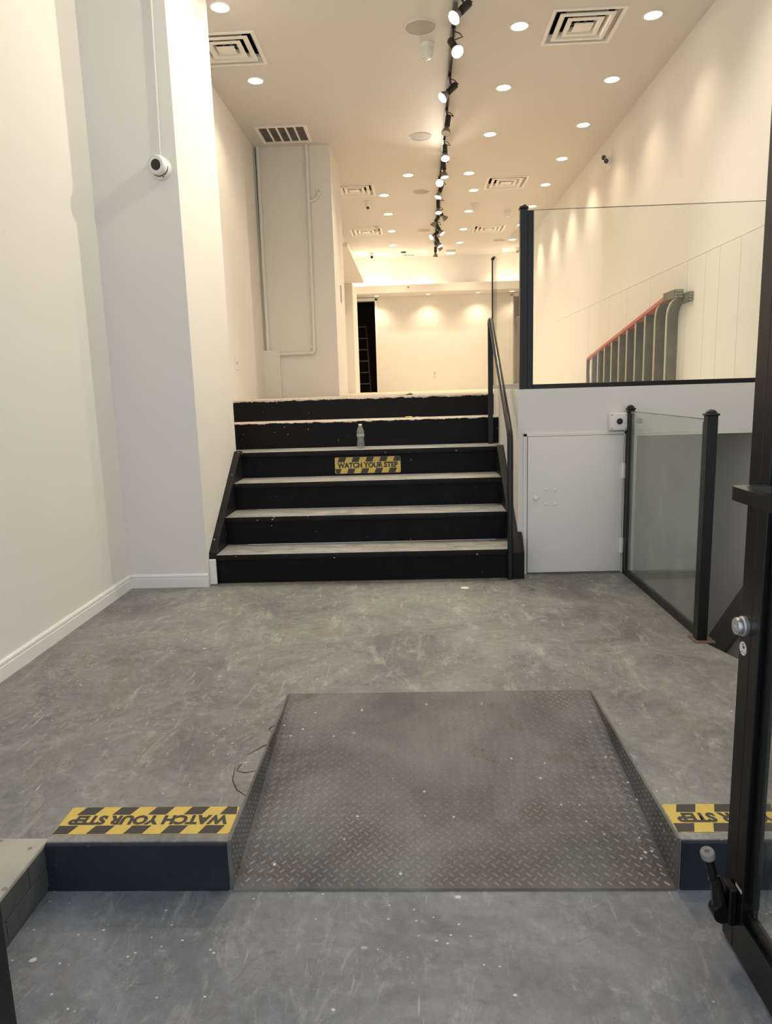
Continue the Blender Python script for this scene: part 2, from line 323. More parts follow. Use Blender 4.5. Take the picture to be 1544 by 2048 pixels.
# ceiling with real openings for the diffusers
VENTS = [(-1.53, 6.62, .60, 'square louvred ceiling diffuser cut off by the front pier'), (1.50, 6.53, .60, 'largest square louvred ceiling diffuser, near the long bare wall'),
         (-.78, 11.12, .60, 'square louvred ceiling diffuser right behind the wide column'), (1.46, 11.04, .58, 'square louvred ceiling diffuser, middle one of the row beside the long wall'),
         (-.78, 13.93, .58, 'square louvred ceiling diffuser with a small white box hanging at its corner'), (1.53, 14.08, .58, 'square louvred ceiling diffuser, farthest of the row beside the long wall')]
RET = (-1.70, -1.11, 8.42, 8.96)
holes = [(x - .268, x + .268, y - .268, y + .268) for x, y, s_, l in VENTS] + [(RET[0] + .03, RET[1] - .03, RET[2] + .03, RET[3] - .03)]
xs = sorted({-2.2, RW + .14} | {h[i] for h in holes for i in (0, 1)}); ys = sorted({.6, 16.85} | {h[i] for h in holes for i in (2, 3)})
cb = MB(); vg = {}
def gv(x, y):
    if (x, y) not in vg: vg[(x, y)] = cb.bm.verts.new((x, y, CZ))
    return vg[(x, y)]
for x0, x1 in zip(xs, xs[1:]):
    for y0, y1 in zip(ys, ys[1:]):
        cx, cy = (x0 + x1) / 2, (y0 + y1) / 2
        if any(h[0] < cx < h[1] and h[2] < cy < h[3] for h in holes): continue
        cb._f([gv(x0, y0), gv(x0, y1), gv(x1, y1), gv(x1, y0)])
r = bmesh.ops.extrude_face_region(cb.bm, geom=list(cb.bm.faces)); bmesh.ops.translate(cb.bm, verts=[e for e in r['geom'] if isinstance(e, bmesh.types.BMVert)], vec=(0, 0, .03))
cb.box(-2.2, RW + .14, .6, 16.85, CZ + .25, CZ + .3)
struct(cb.build('ceiling', M_CEIL))

# baseboards
def bprof(h, t): return [(0, 0), (t, 0), (t, h * .68), (t * .8, h * .72), (t * .8, h * .78), (t, h * .82), (t * .9, h * .92), (t * .35, h), (0, h)]
struct(MB().prism([(-2.06 + a, b) for a, b in bprof(.098, .016)], 'y', 1.95, 4.82).build('baseboard_left', M_TRIM))
struct(MB().prism([(4.82 - a, b) for a, b in bprof(.098, .016)], 'x', -2.044, -1.488).build('baseboard_pier', M_TRIM))
# wainscot planks on the long wall
pb = [12.28, 10.80, 10.05, 9.47, 9.02, 8.53, 8.29, 7.50, 6.54, 6.15, 5.88, 5.52, 5.02]
for a, b in zip(pb, pb[1:]):
    MB().box(RW - .014, RW - .0005, b + .0025, a - .0025, 1.31, 2.393, .0015).build('plank', M_WALL, wr)
MB().box(RW - .0145, RW - .0005, 5.02, 12.28, 2.3945, 2.41, .002).build('cap_rail', M_WALL, wr)

# broken concrete beside the ramp
for L in ([(-0.567, 2.549), (-0.609, 2.519), (-0.658, 2.451)],
          [(-0.594, 2.701), (-0.617, 2.658), (-0.586, 2.606), (-0.576, 2.64)],
          [(-0.684, 2.362), (-0.672, 2.278), (-0.64, 2.214), (-0.593, 2.171)],
          [(-0.671, 2.338), (-0.638, 2.324), (-0.6, 2.337)],
          [(-0.671, 2.338), (-0.671, 2.369), (-0.664, 2.386)]):
    MB().tube([(x, y, .0004) for x, y in L], .0025, 6, rs=[.001] + [.0025] * (len(L) - 2) + [.001]).build('crack', M_YBLK, fl)
# front door frame post
struct(MB().box(-.95, -.834, 1.10, 1.20, -.165, 4.29, .003).build('trim_2', M_BLKMET))

# ============================================================ MAIN STAIRCASE
RS = .218; NY = [4.87, 5.18, 5.49, 5.80]
st = thing('staircase', 'black painted staircase of six steps with worn grey treads', 'stairs', (-.4, 5.4, 0))
XL, XR = -1.435, .69
for k in range(4):
    z = RS * (k + 1); yn = NY[k]; yb = NY[k + 1] + .03 if k < 3 else 6.12
    MB().box(XL, XR, yn + .03, yn + .06, z - RS, z - .042).build('riser', M_BLACKP, st)
    t = MB(); t.use(M_TREAD); x1 = XR; t.box(XL, x1, yn, yb, z - .042, z, .004, 2)
    t.use(M_NOSE)
    for f in t.bm.faces:
        if f.normal.y < -.5 or f.calc_center_median().z < z - .006: f.material_index = 1
    o = t.build('tread', None, st)
MB().box(-1.854, XL, 5.851, 6.12, .83, RS * 4).build('tread_end', M_TREAD, st); MB().box(XR, .744, 5.80, 6.12, .83, RS * 4).build('tread_end', M_TREAD, st)
MB().box(-1.855, .745, 6.12, 6.16, RS * 4, 1.10 - .001, .003).build('riser', M_R5, st)
MB().box(-1.855, .745, 6.16, 6.48, 1.05, 1.10, .002).build('tread', M_LIP, st)
MB().box(-1.855, .745, 6.48, 6.52, 1.10, 1.2945, .003).build('riser', M_R6, st)
MB().box(-1.855, .745, 6.52, 6.72, 1.28, 1.2955).build('tread', M_LIP, st)
sl = MB().use(M_NOSE).prism([(4.865, .19), (4.875, .235), (5.78, .885), (5.845, .885), (5.845, 0), (4.865, 0)], 'x', -1.487, XL).build('stringer', None, st)
MB().box(-1.487, XL - .002, 4.855, 4.868, .004, .19, .003).build('stringer_foot', M_TRIM, st)['label'] = 'white painted foot of the black stringer'
MB().use(M_NOSE).prism([(4.86, 0), (4.86, .19), (4.90, .24), (5.0, .315), (5.0, 0)], 'x', XR + .0003, .772).prism([(5.0, 0), (5.0, .315), (5.78, .88), (5.799, .88), (5.799, .829), (5.86, .829), (5.86, 0)], 'x', XR + .0003, .744).build('stringer', None, st)
# stickers
def text_mesh(txt, bold=.03):
    cu = bpy.data.curves.new('lettering', 'FONT'); cu.body = txt; cu.offset = bold * 1.9; cu.extrude = 0; cu.resolution_u = 3
    to = bpy.data.objects.new('lettering', cu); me = bpy.data.meshes.new_from_object(to); bpy.data.objects.remove(to); bpy.data.curves.remove(cu); return me
WYS = text_mesh('WATCH YOUR STEP', .028)
def sticker(label, o, ux, uy, W, H):
    o, ux, uy = Vector(o), Vector(ux), Vector(uy); nz = ux.cross(uy)
    T = thing('hazard_sticker', label, 'sticker', o, 'watch your step stickers')
    P = lambda a, b, c: o + ux * a + uy * b + nz * c
    def slab(mb, pts, z0, z1):
        A = [mb.bm.verts.new(P(a, b, z0)) for a, b in pts]; B = [mb.bm.verts.new(P(a, b, z1)) for a, b in pts]
        mb._f(A[::-1]); mb._f(B); k = len(pts)
        for i in range(k): mb._f([A[i], A[(i + 1) % k], B[(i + 1) % k], B[i]])
    r = .01; pts = []
    for cx, cy, a0 in ((W - r, H - r, 0), (r, H - r, 90), (r, r, 180), (W - r, r, 270)):
        for q in range(4): t = math.radians(a0 + q * 30); pts.append((cx + r * math.cos(t), cy + r * math.sin(t)))
    b = MB(); slab(b, pts, .0003, .0012); b.build('backing', M_YEL, T)
    g = W / 1015
    for i in range(5):      # upper then lower row of black blocks
        x0 = (70 + i * 214) * g; x1 = min(x0 + 110 * g, W - .001); sh = 28 * g
        b = MB(); slab(b, [(x0 - sh, H * .70), (x1 - sh if x1 < W - .002 else W - .002, H * .70), (x1, H - .001), (x0, H - .001)], .0012, .0015); b.build('black_block', M_YBLK, T)
        x0 = (-5 + i * 214) * g; x1 = min(x0 + 108 * g, W); sh = 30 * g
        x0c = max(x0, .001)
        b = MB(); slab(b, [(max(x0 - sh, .008) if i == 0 else x0 - sh, .001), (x1 - sh, .001), (x1, H * .30), (x0c, H * .30)], .0012, .0015); b.build('black_block', M_YBLK, T)
    me = WYS.copy(); vs = [v.co.copy() for v in me.vertices]; xa, xb = min(v.x for v in vs), max(v.x for v in vs); ya, yb = min(v.y for v in vs), max(v.y for v in vs)
    for v in me.vertices:
        v.co = P(W * .035 + (v.co.x - xa) / (xb - xa) * W * .925, H * .325 + (v.co.y - ya) / (yb - ya) * H * .35, .0016) - o
    me.materials.clear(); me.materials.append(M_YBLK)
    to = bpy.data.objects.new('lettering', me); COL.objects.link(to); to.parent = T; return T
sticker('yellow and black WATCH YOUR STEP strip on a black stair riser', (-.655, 5.829, .672), (1, 0, 0), (0, 0, 1), .55, .137)
sticker('yellow and black WATCH YOUR STEP strip on the floor between ledge and ramp', (-.605, 2.115, 0), (-1, 0, 0), (0, -1, 0), .567, .145)
sticker('yellow and black WATCH YOUR STEP strip on the floor behind the open glass door', (1.352, 2.112, 0), (-1, 0, 0), (0, -1, 0), .570, .145)

# handrail
hr = thing('handrail', 'black tube handrail running up beside the staircase', 'handrail', (.67, 4.87, 0))
R_ = .021
MB().tube([(.674, 4.865, 0), (.672, 4.865, .97), (.672, 4.872, 1.01), (.672, 4.895, 1.045), (.668, 5.99, 1.885), (.668, 6.02, 1.90), (.668, 6.05, 1.895), (.668, 6.065, 1.86)], R_, 14).build('rail', M_BLKPAINT, hr)
MB().box(.650, .690, 6.045, 6.085, RS * 4, 1.87, .003).build('post', M_BLKPAINT, hr)

# ============================================================ GLASS SCREENS
def post(T, x, y, z0, z1, s=.05, cap=True):
    MB().box(x - s / 2, x + s / 2, y - s / 2, y + s / 2, z0, z1, .002).build('post', M_BLKMET, T)
    if cap:
        MB().box(x - s / 2 - .006, x + s / 2 + .006, y - s / 2 - .006, y + s / 2 + .006, z1, z1 + .012, .004, 2).lathe((x, y, z1 + .012), [(s * .55, 0), (s * .5, .008), (s * .3, .017), (0, .021)], 16).build('post_cap', M_BLKMET, T)
g1 = thing('glass_screen', 'tall clear glass screen in black metal on top of the white bulkhead', 'glass screen', (.8, 5.03, 1.33))
post(g1, .783, 5.03, 1.33, 2.525)
MB().box(.808, .850, 5.012, 5.048, 1.33, 2.515, .002).build('side_channel', M_BLKMET, g1)
MB().box(.850, RW - .02, 5.012, 5.048, 1.33, 1.362, .002).build('bottom_rail', M_BLKMET, g1)
gp = MB().box(.852, RW - .022, 5.025, 5.035, 1.362, 2.516).build('glass_pane', M_GLASS, g1); MB().box(.852, RW - .022, 5.025, 5.035, 2.5162, 2.519).build('polished_edge', M_GEDGE, gp)
g2 = thing('glass_screen', 'clear glass side screen running back beside the handrail to a thin black post', 'glass screen', (.8, 6.9, 1.33))
post(g2, .80, 6.89, 1.33, 2.52, .045)
MB().box(.775, .80, 5.06, 6.86, 1.33, 1.37, .002).build('bottom_rail', M_GPLA, g2)
MB().box(.783, .793, 5.06, 6.865, 1.37, 2.497).build('glass_pane', M_GLASS, g2)
g3 = thing('glass_screen', 'waist-high greenish glass guard with two black posts at the basement stairs', 'glass screen', (1.5, 4.3, 0))
post(g3, 1.515, 4.96, 0, 1.17, .045); post(g3, 1.50, 3.60, 0, 1.18, .052)
MB().box(1.493, 1.523, 3.63, 4.93, 0.0, .045, .002).build('bottom_rail', M_BLKMET, g3)
MB().box(1.492, 1.524, 4.905, 4.937, .045, 1.145, .002).build('side_channel', M_BLKMET, g3)
MB().box(1.482, 1.512, 3.626, 3.655, .045, 1.15, .002).build('side_channel', M_BLKMET, g3)
gp = MB().box(1.502, 1.512, 3.655, 4.905, .045, 1.158).build('glass_pane', M_GGLASS, g3); MB().box(1.502, 1.512, 3.655, 4.905, 1.1582, 1.161).build('polished_edge', M_GEDGE, gp)
MB().box(1.455, 1.56, 3.545, 3.66, 0, .006, .001).build('base_plate', mat('rusty_plate', (.16, .11, .08), .8), g3)

# access hatch
hx = thing('access_hatch', 'low flat white access door in the bulkhead beside the stair', 'hatch', (1.14, 4.99, 0))
MB().box(.805, 1.490, 4.994, 5.0, .004, 1.000).build('frame_gap', mat('hatch_gap', (.05, .05, .05), .8), hx)
MB().box(.782, .808, 4.985, 5.0, 0.0, 1.02, .002).box(1.4835, 1.500, 4.985, 5.0, 0, 1.02, .002).box(.782, 1.50, 4.985, 5.0, 1.000, 1.02, .002).build('frame', M_WALL, hx)
MB().box(.8115, 1.480, 4.974, 4.994, .014, .9975, .003, 2).build('panel', M_WALL, hx)
for z in (.744, .205): MB().tube([(1.480, 4.966, z - .055), (1.480, 4.966, z + .055)], .007, 8).box(1.468, 1.492, 4.966, 4.975, z - .052, z + .052).build('hinge', M_TRIM, hx)
for x, z in ((.942, .622), (1.005, .62), (.943, .517), (1.006, .515)): MB().lathe((x, 4.972, z), [(.009, 0), (.009, .004), (.005, .008), (0, .009)], 10, (0, -1, 0)).build('bolt_head', M_TRIM, hx)
MB().lathe((.866, 4.972, .562), [(.015, 0), (.017, .006), (.014, .014), (0, .018)], 16, (0, -1, 0)).build('knob', M_TRIM, hx)

# white control box
kb = thing('control_box', 'square white control box with a round black button, beside the black guard post', 'control box', (1.43, 5.0, 1.09))
MB().box(1.372, 1.492, 4.94, 4.999, 1.030, 1.150, .008, 3).build('housing', M_WPLA, kb)
MB().lathe((1.436, 4.940, 1.092), [(.021, 0), (.021, .004), (.016, .005), (.014, .002), (0, .002)], 20, (0, -1, 0)).build('button', M_LENS, kb)
for x in (1.384, 1.480):
    for z in (1.042, 1.138): MB().lathe((x, 4.940, z), [(.006, 0), (.006, .002), (0, .003)], 10, (0, -1, 0)).build('screw', M_GPLA, kb)

# ============================================================ RAMP
rp = thing('ramp', 'worn steel checker-plate ramp let into the concrete step', 'ramp', (.09, 2.46, -.165))
ra, rb = Vector((0, 2.985, .001)), Vector((0, 1.925, -.163)); rd = (rb - ra); L = rd.length; rdn = rd.normalized(); rn = Vector((0, -rdn.z, rdn.y)); rn = -rn if rn.z < 0 else rn
MB().prism([(2.985, -.008), (2.99, .002), (1.925, -.158), (1.922, -.1645), (1.94, -.18)], 'x', -.590, .767).build('plate', M_STEEL, rp)
MB().prism([(2.985, .003), (1.932, .003), (1.932, -.163), (2.985, -.004)], 'x', -.599, -.590).build('side_cheek', M_STEEL, rp)
MB().prism([(2.985, .003), (1.932, .003), (1.932, -.163), (2.985, -.004)], 'x', .767, .776).build('side_cheek', M_STEEL, rp)
verts, faces = [], []
def loz(c, u, v, nn, ln=.0145, wd=.0042, h=.0022):
    b = len(verts)
    for a, q, t in ((-1, 0, 0), (-.55, -1, 0), (.55, -1, 0), (1, 0, 0), (.55, 1, 0), (-.55, 1, 0), (-.6, 0, 1), (.6, 0, 1)):
        verts.append(c + u * a * ln + v * q * wd + nn * t * h)
    for f in ((0, 1, 6), (1, 2, 7, 6), (2, 3, 7), (3, 4, 7), (4, 5, 6, 7), (5, 0, 6)): faces.append(tuple(b + i for i in f))
pt = .0262; ex = Vector((1, 0, 0))
pa, pb2 = Vector((0, 2.99, .002)), Vector((0, 1.925, -.158)); pd = (pb2 - pa).normalized(); pn = Vector((0, pd.z, -pd.y)); PL = (pb2 - pa).length
p_ = .0245; q2 = p_ / math.sqrt(2)
for a in range(-70, 71):
    for b in range(-70, 71):
        X_, Y_ = (a - b) * q2, (a + b) * q2 + .02
        if not (-.672 < X_ < .667 and .012 < Y_ < PL - .014): continue
        c = pa + pd * Y_ + ex * (.0885 + X_); s_ = 1 if a % 2 == b % 2 else -1
        u = (ex + pd * s_).normalized(); loz(c, u, u.cross(pn), pn, .0118, .0036, .0036)
me = bpy.data.meshes.new('tread_pattern'); me.from_pydata([tuple(v - Vector(rp.location)) for v in verts], [], faces); me.materials.append(M_LOZ)
o = bpy.data.objects.new('tread_pattern', me); COL.objects.link(o); o.parent = rp; o['kind'] = 'stuff'
verts, faces = [], []
for xx, sg in ((-.590, 1), (.767, -1)):
    nn = Vector((sg, 0, 0))
    for i in range(40):
        for j in range(7):
            y, z = 1.945 + i * .0262, -.010 - j * .0262
            if z < -(2.985 - y) * .155 + .012: continue
            loz(Vector((xx, y + (.013 if j % 2 else 0), z)), Vector((0, 1, 0)), Vector((0, 0, 1)), nn, .0062, .0050, .0035)
me = bpy.data.meshes.new('cheek_pattern'); me.from_pydata([tuple(v - Vector(rp.location)) for v in verts], [], faces); me.materials.append(M_STEEL)
o = bpy.data.objects.new('cheek_pattern', me); COL.objects.link(o); o.parent = rp; o['kind'] = 'stuff'

# ============================================================ OPEN GLASS DOOR (front, hinged at the camera side)
dr = bpy.data.objects.new('door_1', None); COL.objects.link(dr); dr.location = (.85, 1.3, -.16); dr['kind'] = 'structure'
Y1, Y0, X0, X1, DB, DT = 1.753, .80, .83, .872, -.155, 2.45
MB().box(X0, X1, 1.695, Y1, DB, DT, .002).build('stile', M_BLKMET, dr)
MB().box(X0 - .001, X1 + .001, 1.650, 1.693, DB + .10, DT, .002).build('stile', M_BLKMET, dr)
MB().box(X0 + .012, X1 - .012, 1.622, 1.650, DB + .17, DT, .002).build('glazing_bead', M_BLKMET, dr)
MB().box(X0, X1, Y0, 1.693, DB, DB + .115, .002).build('bottom_rail', M_BLKMET, dr)
MB().box(X0 + .012, X1 - .012, Y0 + .06, 1.65, DB + .115, DB + .145, .002).build('glazing_bead', M_BLKMET, dr)
MB().box(X0, X1, Y0, Y0 + .06, DB + .115, DT, .002).box(X0, X1, Y0, 1.695, DT - .08, DT).build('hinge_stile', M_BLKMET, dr)
MB().box(.847, .855, Y0 + .06, 1.625, DB + .145, DT - .08).build('glass_pane', M_GLASS, dr)
MB().prism([(.745, 1.65), (.760, 1.668), (.83, 1.668), (.83, 1.64), (.772, 1.64), (.772, .95), (.83, .95), (.83, .925), (.745, .925)], 'z', 1.080, 1.112).build('push_bar', M_BLKPAINT, dr)
lk = MB().lathe((.83, 1.727, .742), [(.026, 0), (.026, .008), (.022, .011), (.023, .018), (.021, .024), (0, .024)], 24, (-1, 0, 0)).build('lock_cylinder', M_CHROME, dr); lk['label'] = 'round silver lock cylinder'
MB().lathe((.806, 1.727, .736), [(.009, 0), (.009, .003), (.006, .003), (.005, 0), (0, 0)], 14, (-1, 0, 0)).box(.8025, .806, 1.725, 1.729, .728, .744).build('keyway', M_GPLA, lk)
sk = MB().lathe((.8295, 1.728, .682), [(.018, 0), (.018, .0012), (0, .0012)], 24, (-1, 0, 0)).build('round_label', mat('label_white', (.7, .7, .74), .5), dr); sk['label'] = 'small round white sticker with dark print'
MB().box(.8278, .8282, 1.719, 1.728, .684, .690).box(.8278, .8282, 1.724, 1.733, .692, .694).box(.8278, .8282, 1.716, 1.722, .672, .674).box(.8278, .8282, 1.730, 1.736, .671, .673).build('print', M_YBLK, sk)
dh = bpy.data.objects.new('door_holder', None); COL.objects.link(dh); dh.parent = dr; dh.location = Vector((.82, 1.70, -.03)) - dr.location
def sub(mb, name, M): o = mb.build(name, M, dh); return o
sub(MB().box(.808, .8295, 1.672, 1.722, -.075, .035, .004).box(.785, .810, 1.680, 1.714, -.07, -.02, .006, 2).tube([(.797, 1.678, -.045), (.797, 1.716, -.045)], .026, 14), 'bracket', M_BLKMET)
sub(MB().tube([(.795, 1.697, -.035), (.785, 1.705, .03), (.778, 1.708, .045)], .015, 10, rs=[.020, .015, .015]).tube([(.778, 1.708, .045), (.765, 1.716, .100)], .012, 10), 'arm', M_BLKMET)
sub(MB().lathe((.7655, 1.716, .098), [(.014, 0), (.018, .004), (.019, .018), (.017, .024), (.007, .025), (.006, .020), (0, .020)], 18, Vector((-.25, -.2, .93))), 'rubber_foot', M_RUBBER)
MB().box(.8285, .830, 1.655, 1.690, .035, .045, .0004).build('tape_piece', M_GPLA, dr)

# ============================================================ CEILING FIXTURES
def vent(x, y, s, label):
    T = thing('ceiling_vent', label, 'ceiling vent', (x, y, CZ), 'square ceiling diffusers'); h = s / 2; z = CZ
    def ring(mb, ro, zo, ri, zi, t=.002):
        o_ = [(-ro, -ro), (ro, -ro), (ro, ro), (-ro, ro)]; i_ = [(-ri, -ri), (ri, -ri), (ri, ri), (-ri, ri)]
        A = [mb.bm.verts.new((x + a, y + b, zo)) for a, b in o_]; B = [mb.bm.verts.new((x + a, y + b, zi)) for a, b in i_]
        A2 = [mb.bm.verts.new((x + a * (1 - .01), y + b * (1 - .01), zo + t)) for a, b in o_]; B2 = [mb.bm.verts.new((x + a, y + b, zi + t)) for a, b in i_]
        for k in range(4):
            k2 = (k + 1) % 4; mb._f([A[k], A[k2], B[k2], B[k]]); mb._f([A2[k], A2[k2], B2[k2], B2[k]]); mb._f([A[k], A[k2], A2[k2], A2[k]]); mb._f([B[k], B[k2], B2[k2], B2[k]])
    m_ = MB(); ring(m_, .300, z - .0005, .298, z - .008); ring(m_, .298, z - .008, .270, z - .008, .004); ring(m_, .270, z - .008, .262, z + .025); ring(m_, .262, z + .025, .235, z + .055); m_.build('frame', M_WPLA, T)
    for ro in (.226, .150):
        m_ = MB(); ring(m_, ro, z - .002, ro - .004, z - .010); ring(m_, ro - .004, z - .010, ro - .036, z - .010); ring(m_, ro - .036, z - .010, ro - .050, z + .008); ring(m_, ro - .050, z + .008, ro - .058, z + .040); m_.build('louvre', M_WPLA, T)
    MB().box(x - .078, x + .078, y - .070, y + .070, z - .012, z - .002, .004, 2).build('centre_plate', M_WPLA, T)
    d = MB(); q_ = .266; d.box(x - q_, x + q_, y - q_, y + q_, z + .20, z + .21).box(x - q_ - .002, x - q_, y - q_, y + q_, z + .031, z + .2).box(x + q_, x + q_ + .002, y - q_, y + q_, z + .031, z + .2).box(x - q_, x + q_, y + q_, y + q_ + .002, z + .031, z + .2).box(x - q_, x + q_, y - q_ - .002, y - q_, z + .031, z + .2)
    d.build('duct', M_DARK, T)
    MB().tube([(x - .12, y - .12, z + .05), (x + .12, y + .12, z + .05)], .004, 6).tube([(x + .12, y - .12, z + .05), (x - .12, y + .12, z + .05)], .004, 6).build('brace', M_GPLA, T)
for x, y, s_, l in VENTS: vent(x, y, s_, l)
x0, x1, y0, y1 = RET
T = thing('return_grille', 'rectangular return air grille with five dark filter panels above the alcove', 'ceiling vent', ((x0 + x1) / 2, (y0 + y1) / 2, CZ))
fr = MB(); z = CZ
for a in ((x0, x1, y0, y0 + .04), (x0, x1, y1 - .04, y1), (x0, x0 + .04, y0 + .04, y1 - .04), (x1 - .04, x1, y0 + .04, y1 - .04)): fr.box(*a, z - .010, z + .004, .002)
fr.build('frame', M_WPLA, T); wI = (x1 - x0 - .08) / 5
for k in range(1, 5): MB().box(x0 + .04 + wI * k - .010, x0 + .04 + wI * k + .010, y0 + .035, y1 - .035, z - .009, z + .01).build('bar', M_WPLA, T)
for k in range(5): MB().box(x0 + .045 + wI * k, x0 + .035 + wI * (k + 1), y0 + .03, y1 - .03, z + .004, z + .012).build('filter_panel', M_FILTER, T)
MB().box(x0 + .03, x1 - .03, y0 + .03, y1 - .03, z + .03, z + .034).build('duct', M_DARK, T)
# small far grille
T = thing('small_grille', 'small ceiling register with short slats in front of the far wall', 'ceiling vent', (.01, 16.42, CZ))
MB().box(-.14, .16, 16.28, 16.56, CZ - .008, CZ - .001, .002).build('frame', M_WPLA, T)
for k in range(7): MB().box(-.115 + k * .037, -.100 + k * .037, 16.34, 16.50, CZ - .012, CZ - .0075).build('slat', M_DARK, T)

def downlight(x, y, label, on=True, z=CZ, r=.082, W=None, grp='recessed downlights', size=125):
    T = thing('ceiling_light', label, 'ceiling light', (x, y, z), grp)
    MB().lathe((x, y, z), [(r, 0), (r, -.004), (r - .006, -.007), (r - .013, -.006), (r - .014, -.001)], 28).build('trim_ring', M_WPLA, T)
    MB().lathe((x, y, z), [(r - .0145, -.0035), (r * .5, -.006), (0, -.007)], 28).build('diffuser', M_DLENS, T)
    li = bpy.data.lights.new('downlight', 'SPOT'); li.energy = (W or DOWN_W) * (2.1 if y > 10 else 1); li.color = WARM; li.spot_size = math.radians(size); li.spot_blend = 1.0; li.shadow_soft_size = .05
    lo_ = bpy.data.objects.new('downlight', li); COL.objects.link(lo_); lo_.parent = T; lo_.location = (0, 0, -.03)
A_ = [(2.04, 6.40), (2.045, 7.61), (2.055, 8.82), (2.065, 10.03), (2.073, 11.23), (2.09, 12.50), (2.11, 13.85), (2.13, 15.17), (2.16, 16.42)]
ordw = ['first', 'second', 'third', 'fourth', 'fifth', 'sixth', 'seventh', 'eighth', 'ninth']
for k, (x, y) in enumerate(A_):
    downlight(x, y, 'round warm downlight, %s from the front in the row along the long bare wall' % ordw[k], W=DOWN_W * .75, size=104)
B_ = [(.968, 6.47), (.992, 7.68), (1.0, 8.987), (1.013, 11.37), (1.045, 12.65), (1.055, 14.02), (1.074, 15.27)]
for k, (x, y) in enumerate(B_):
    downlight(x, y, 'round warm downlight, %s from the front in the row between track and long wall' % ordw[k])
downlight(.874, 10.495, 'round warm downlight standing off its row, close beside the lamp track')
downlight(-1.406, 5.944, 'round warm downlight half hidden by the front pier', W=DOWN_W * 1.2)
downlight(-1.419, 7.252, 'round warm downlight between the cut-off diffuser and the return grille')
downlight(.022, 10.467, 'round warm downlight between the second and third round speakers')
for k, (x, y) in enumerate([(-.352, 11.44), (-.33, 12.63), (-.307, 13.95), (-.312, 15.26)]):
    downlight(x, y, 'round warm downlight, %s of the row between column and lamp track' % ordw[k])
downlight(-1.07, 16.05, 'round warm downlight in the far corner over the dark doorway')
downlight(-.58, 16.12, 'round warm downlight beside the dark-lensed camera at the far wall')
downlight(.325, 16.12, 'round warm downlight between far register and end of the lamp track')
for x, y, q in ((-1.40, 4.0, 'beside the plain side wall'), (0.97, 4.85, 'straight above the access hatch'), (2.03, 4.85, 'straight above the basement opening'), (.97, 3.3, 'above the end of the ramp'), (2.03, 3.3, 'above the head of the basement stairs')):  # unseen lamps, added to light the front of the room
    downlight(x, y, 'added unseen downlight over the entrance landing, ' + q, W=DOWN_W * (.2 if x < 0 else .6), grp='added downlights over the entrance')
for k, x in enumerate((-.74, .42, 1.55)):
    downlight(x, 16.40, 'small downlight under the far beam, %s from the doorway' % ordw[k], z=3.44, r=.06, W=13, grp='downlights under the far beam')
# ceiling panel fixture
T = thing('ceiling_fixture', 'small rectangular lit ceiling fixture at the far wall', 'ceiling light', (.93, 16.1, CZ))
MB().box(.82, 1.04, 16.02, 16.18, CZ - .05, CZ - .001, .006).build('housing', M_WPLA, T); MB().box(.84, 1.02, 16.04, 16.16, CZ - .056, CZ - .05).build('diffuser', M_DLENS, T)

# round speakers
SP = [(.145, 6.404), (.177, 8.966), (.215, 11.33), (.307, 13.97), (1.874, 15.17)]
SPL = ['first', 'second', 'third', 'fourth']
for k, (x, y) in enumerate(SP):
    T = thing('ceiling_speaker', 'flat round grey ceiling speaker, %s along the lamp track' % SPL[k] if k < 4 else 'flat round ceiling speaker near the long wall, above the glass screen', 'speaker', (x, y, CZ), 'round ceiling speakers')
    MB().lathe((x, y, CZ), [(.132, 0), (.132, -.004), (.127, -.006), (.125, -.004)], 32).build('rim', M_WPLA, T)
    MB().lathe((x, y, CZ), [(.1245, -.003), (.06, -.005), (0, -.0055)], 32).build('grille', M_GPLA, T)
# ceiling cameras
def dome(x, y, label, look=(-.3, -.9, -.5), dark=False, s=1):
    T = thing('ceiling_camera', label, 'camera', (x, y, CZ), 'ceiling cameras'); z = CZ
    MB().lathe((x, y, z), [(.062 * s, 0), (.062 * s, -.012), (.055 * s, -.022), (.052 * s, -.03)], 24).build('base', M_WPLA, T)
    MB().lathe((x, y, z), [(.051 * s, -.028), (.052 * s, -.05), (.045 * s, -.09), (.030 * s, -.115), (0, -.122)], 24).build('body', M_WPLA, T)
    d = Vector(look).normalized(); c = Vector((x, y, z - .075)) + d * .036 * s
    MB().lathe(c, [(.030 * s, 0), (.030 * s, .012), (.026 * s, .016), (0, .016)], 20, d).build('lens', M_LENS if dark else M_WPLA, T)
    MB().lathe(c + d * .0165, [(.008 * s, 0), (.008 * s, .002), (0, .002)], 10, d).build('pinhole', M_LENS, T)
dome(.209, 6.70, 'white ceiling camera behind the first round speaker', (-.5, .2, -.5))
dome(-.622, 11.75, 'white ceiling camera hanging just behind the diffuser next to the column', (0, -.5, -.9), True, .8)
dome(1.102, 12.20, 'white ceiling camera touching a downlight of the middle row', (.3, .4, -.8))
dome(1.704, 12.69, 'white ceiling camera next to the tall screen post', (.5, .5, -.5))
dome(-.803, 16.034, 'ceiling camera with a dark lens at the far wall', (.1, -.9, -.45), True)
T = thing('hanging_sensor', 'small white box hanging from the corner of a ceiling diffuser', 'sensor', (-.60, 13.55, CZ))
MB().box(-.66, -.54, 13.51, 13.56, CZ - .012, CZ - .001).build('bracket', M_WPLA, T); MB().box(-.60, -.54, 13.50, 13.56, CZ - .11, CZ - .012, .005).build('housing', M_WPLA, T)
o = MB().lathe((-.02, 15.999, 3.55), [(.014, 0), (.014, .02), (.006, .03), (0, .03)], 10, (0, -1, 0)).build('beam_sensor', M_LENS); tag(o, 'tiny dark sensor on the face of the far beam', 'sensor')
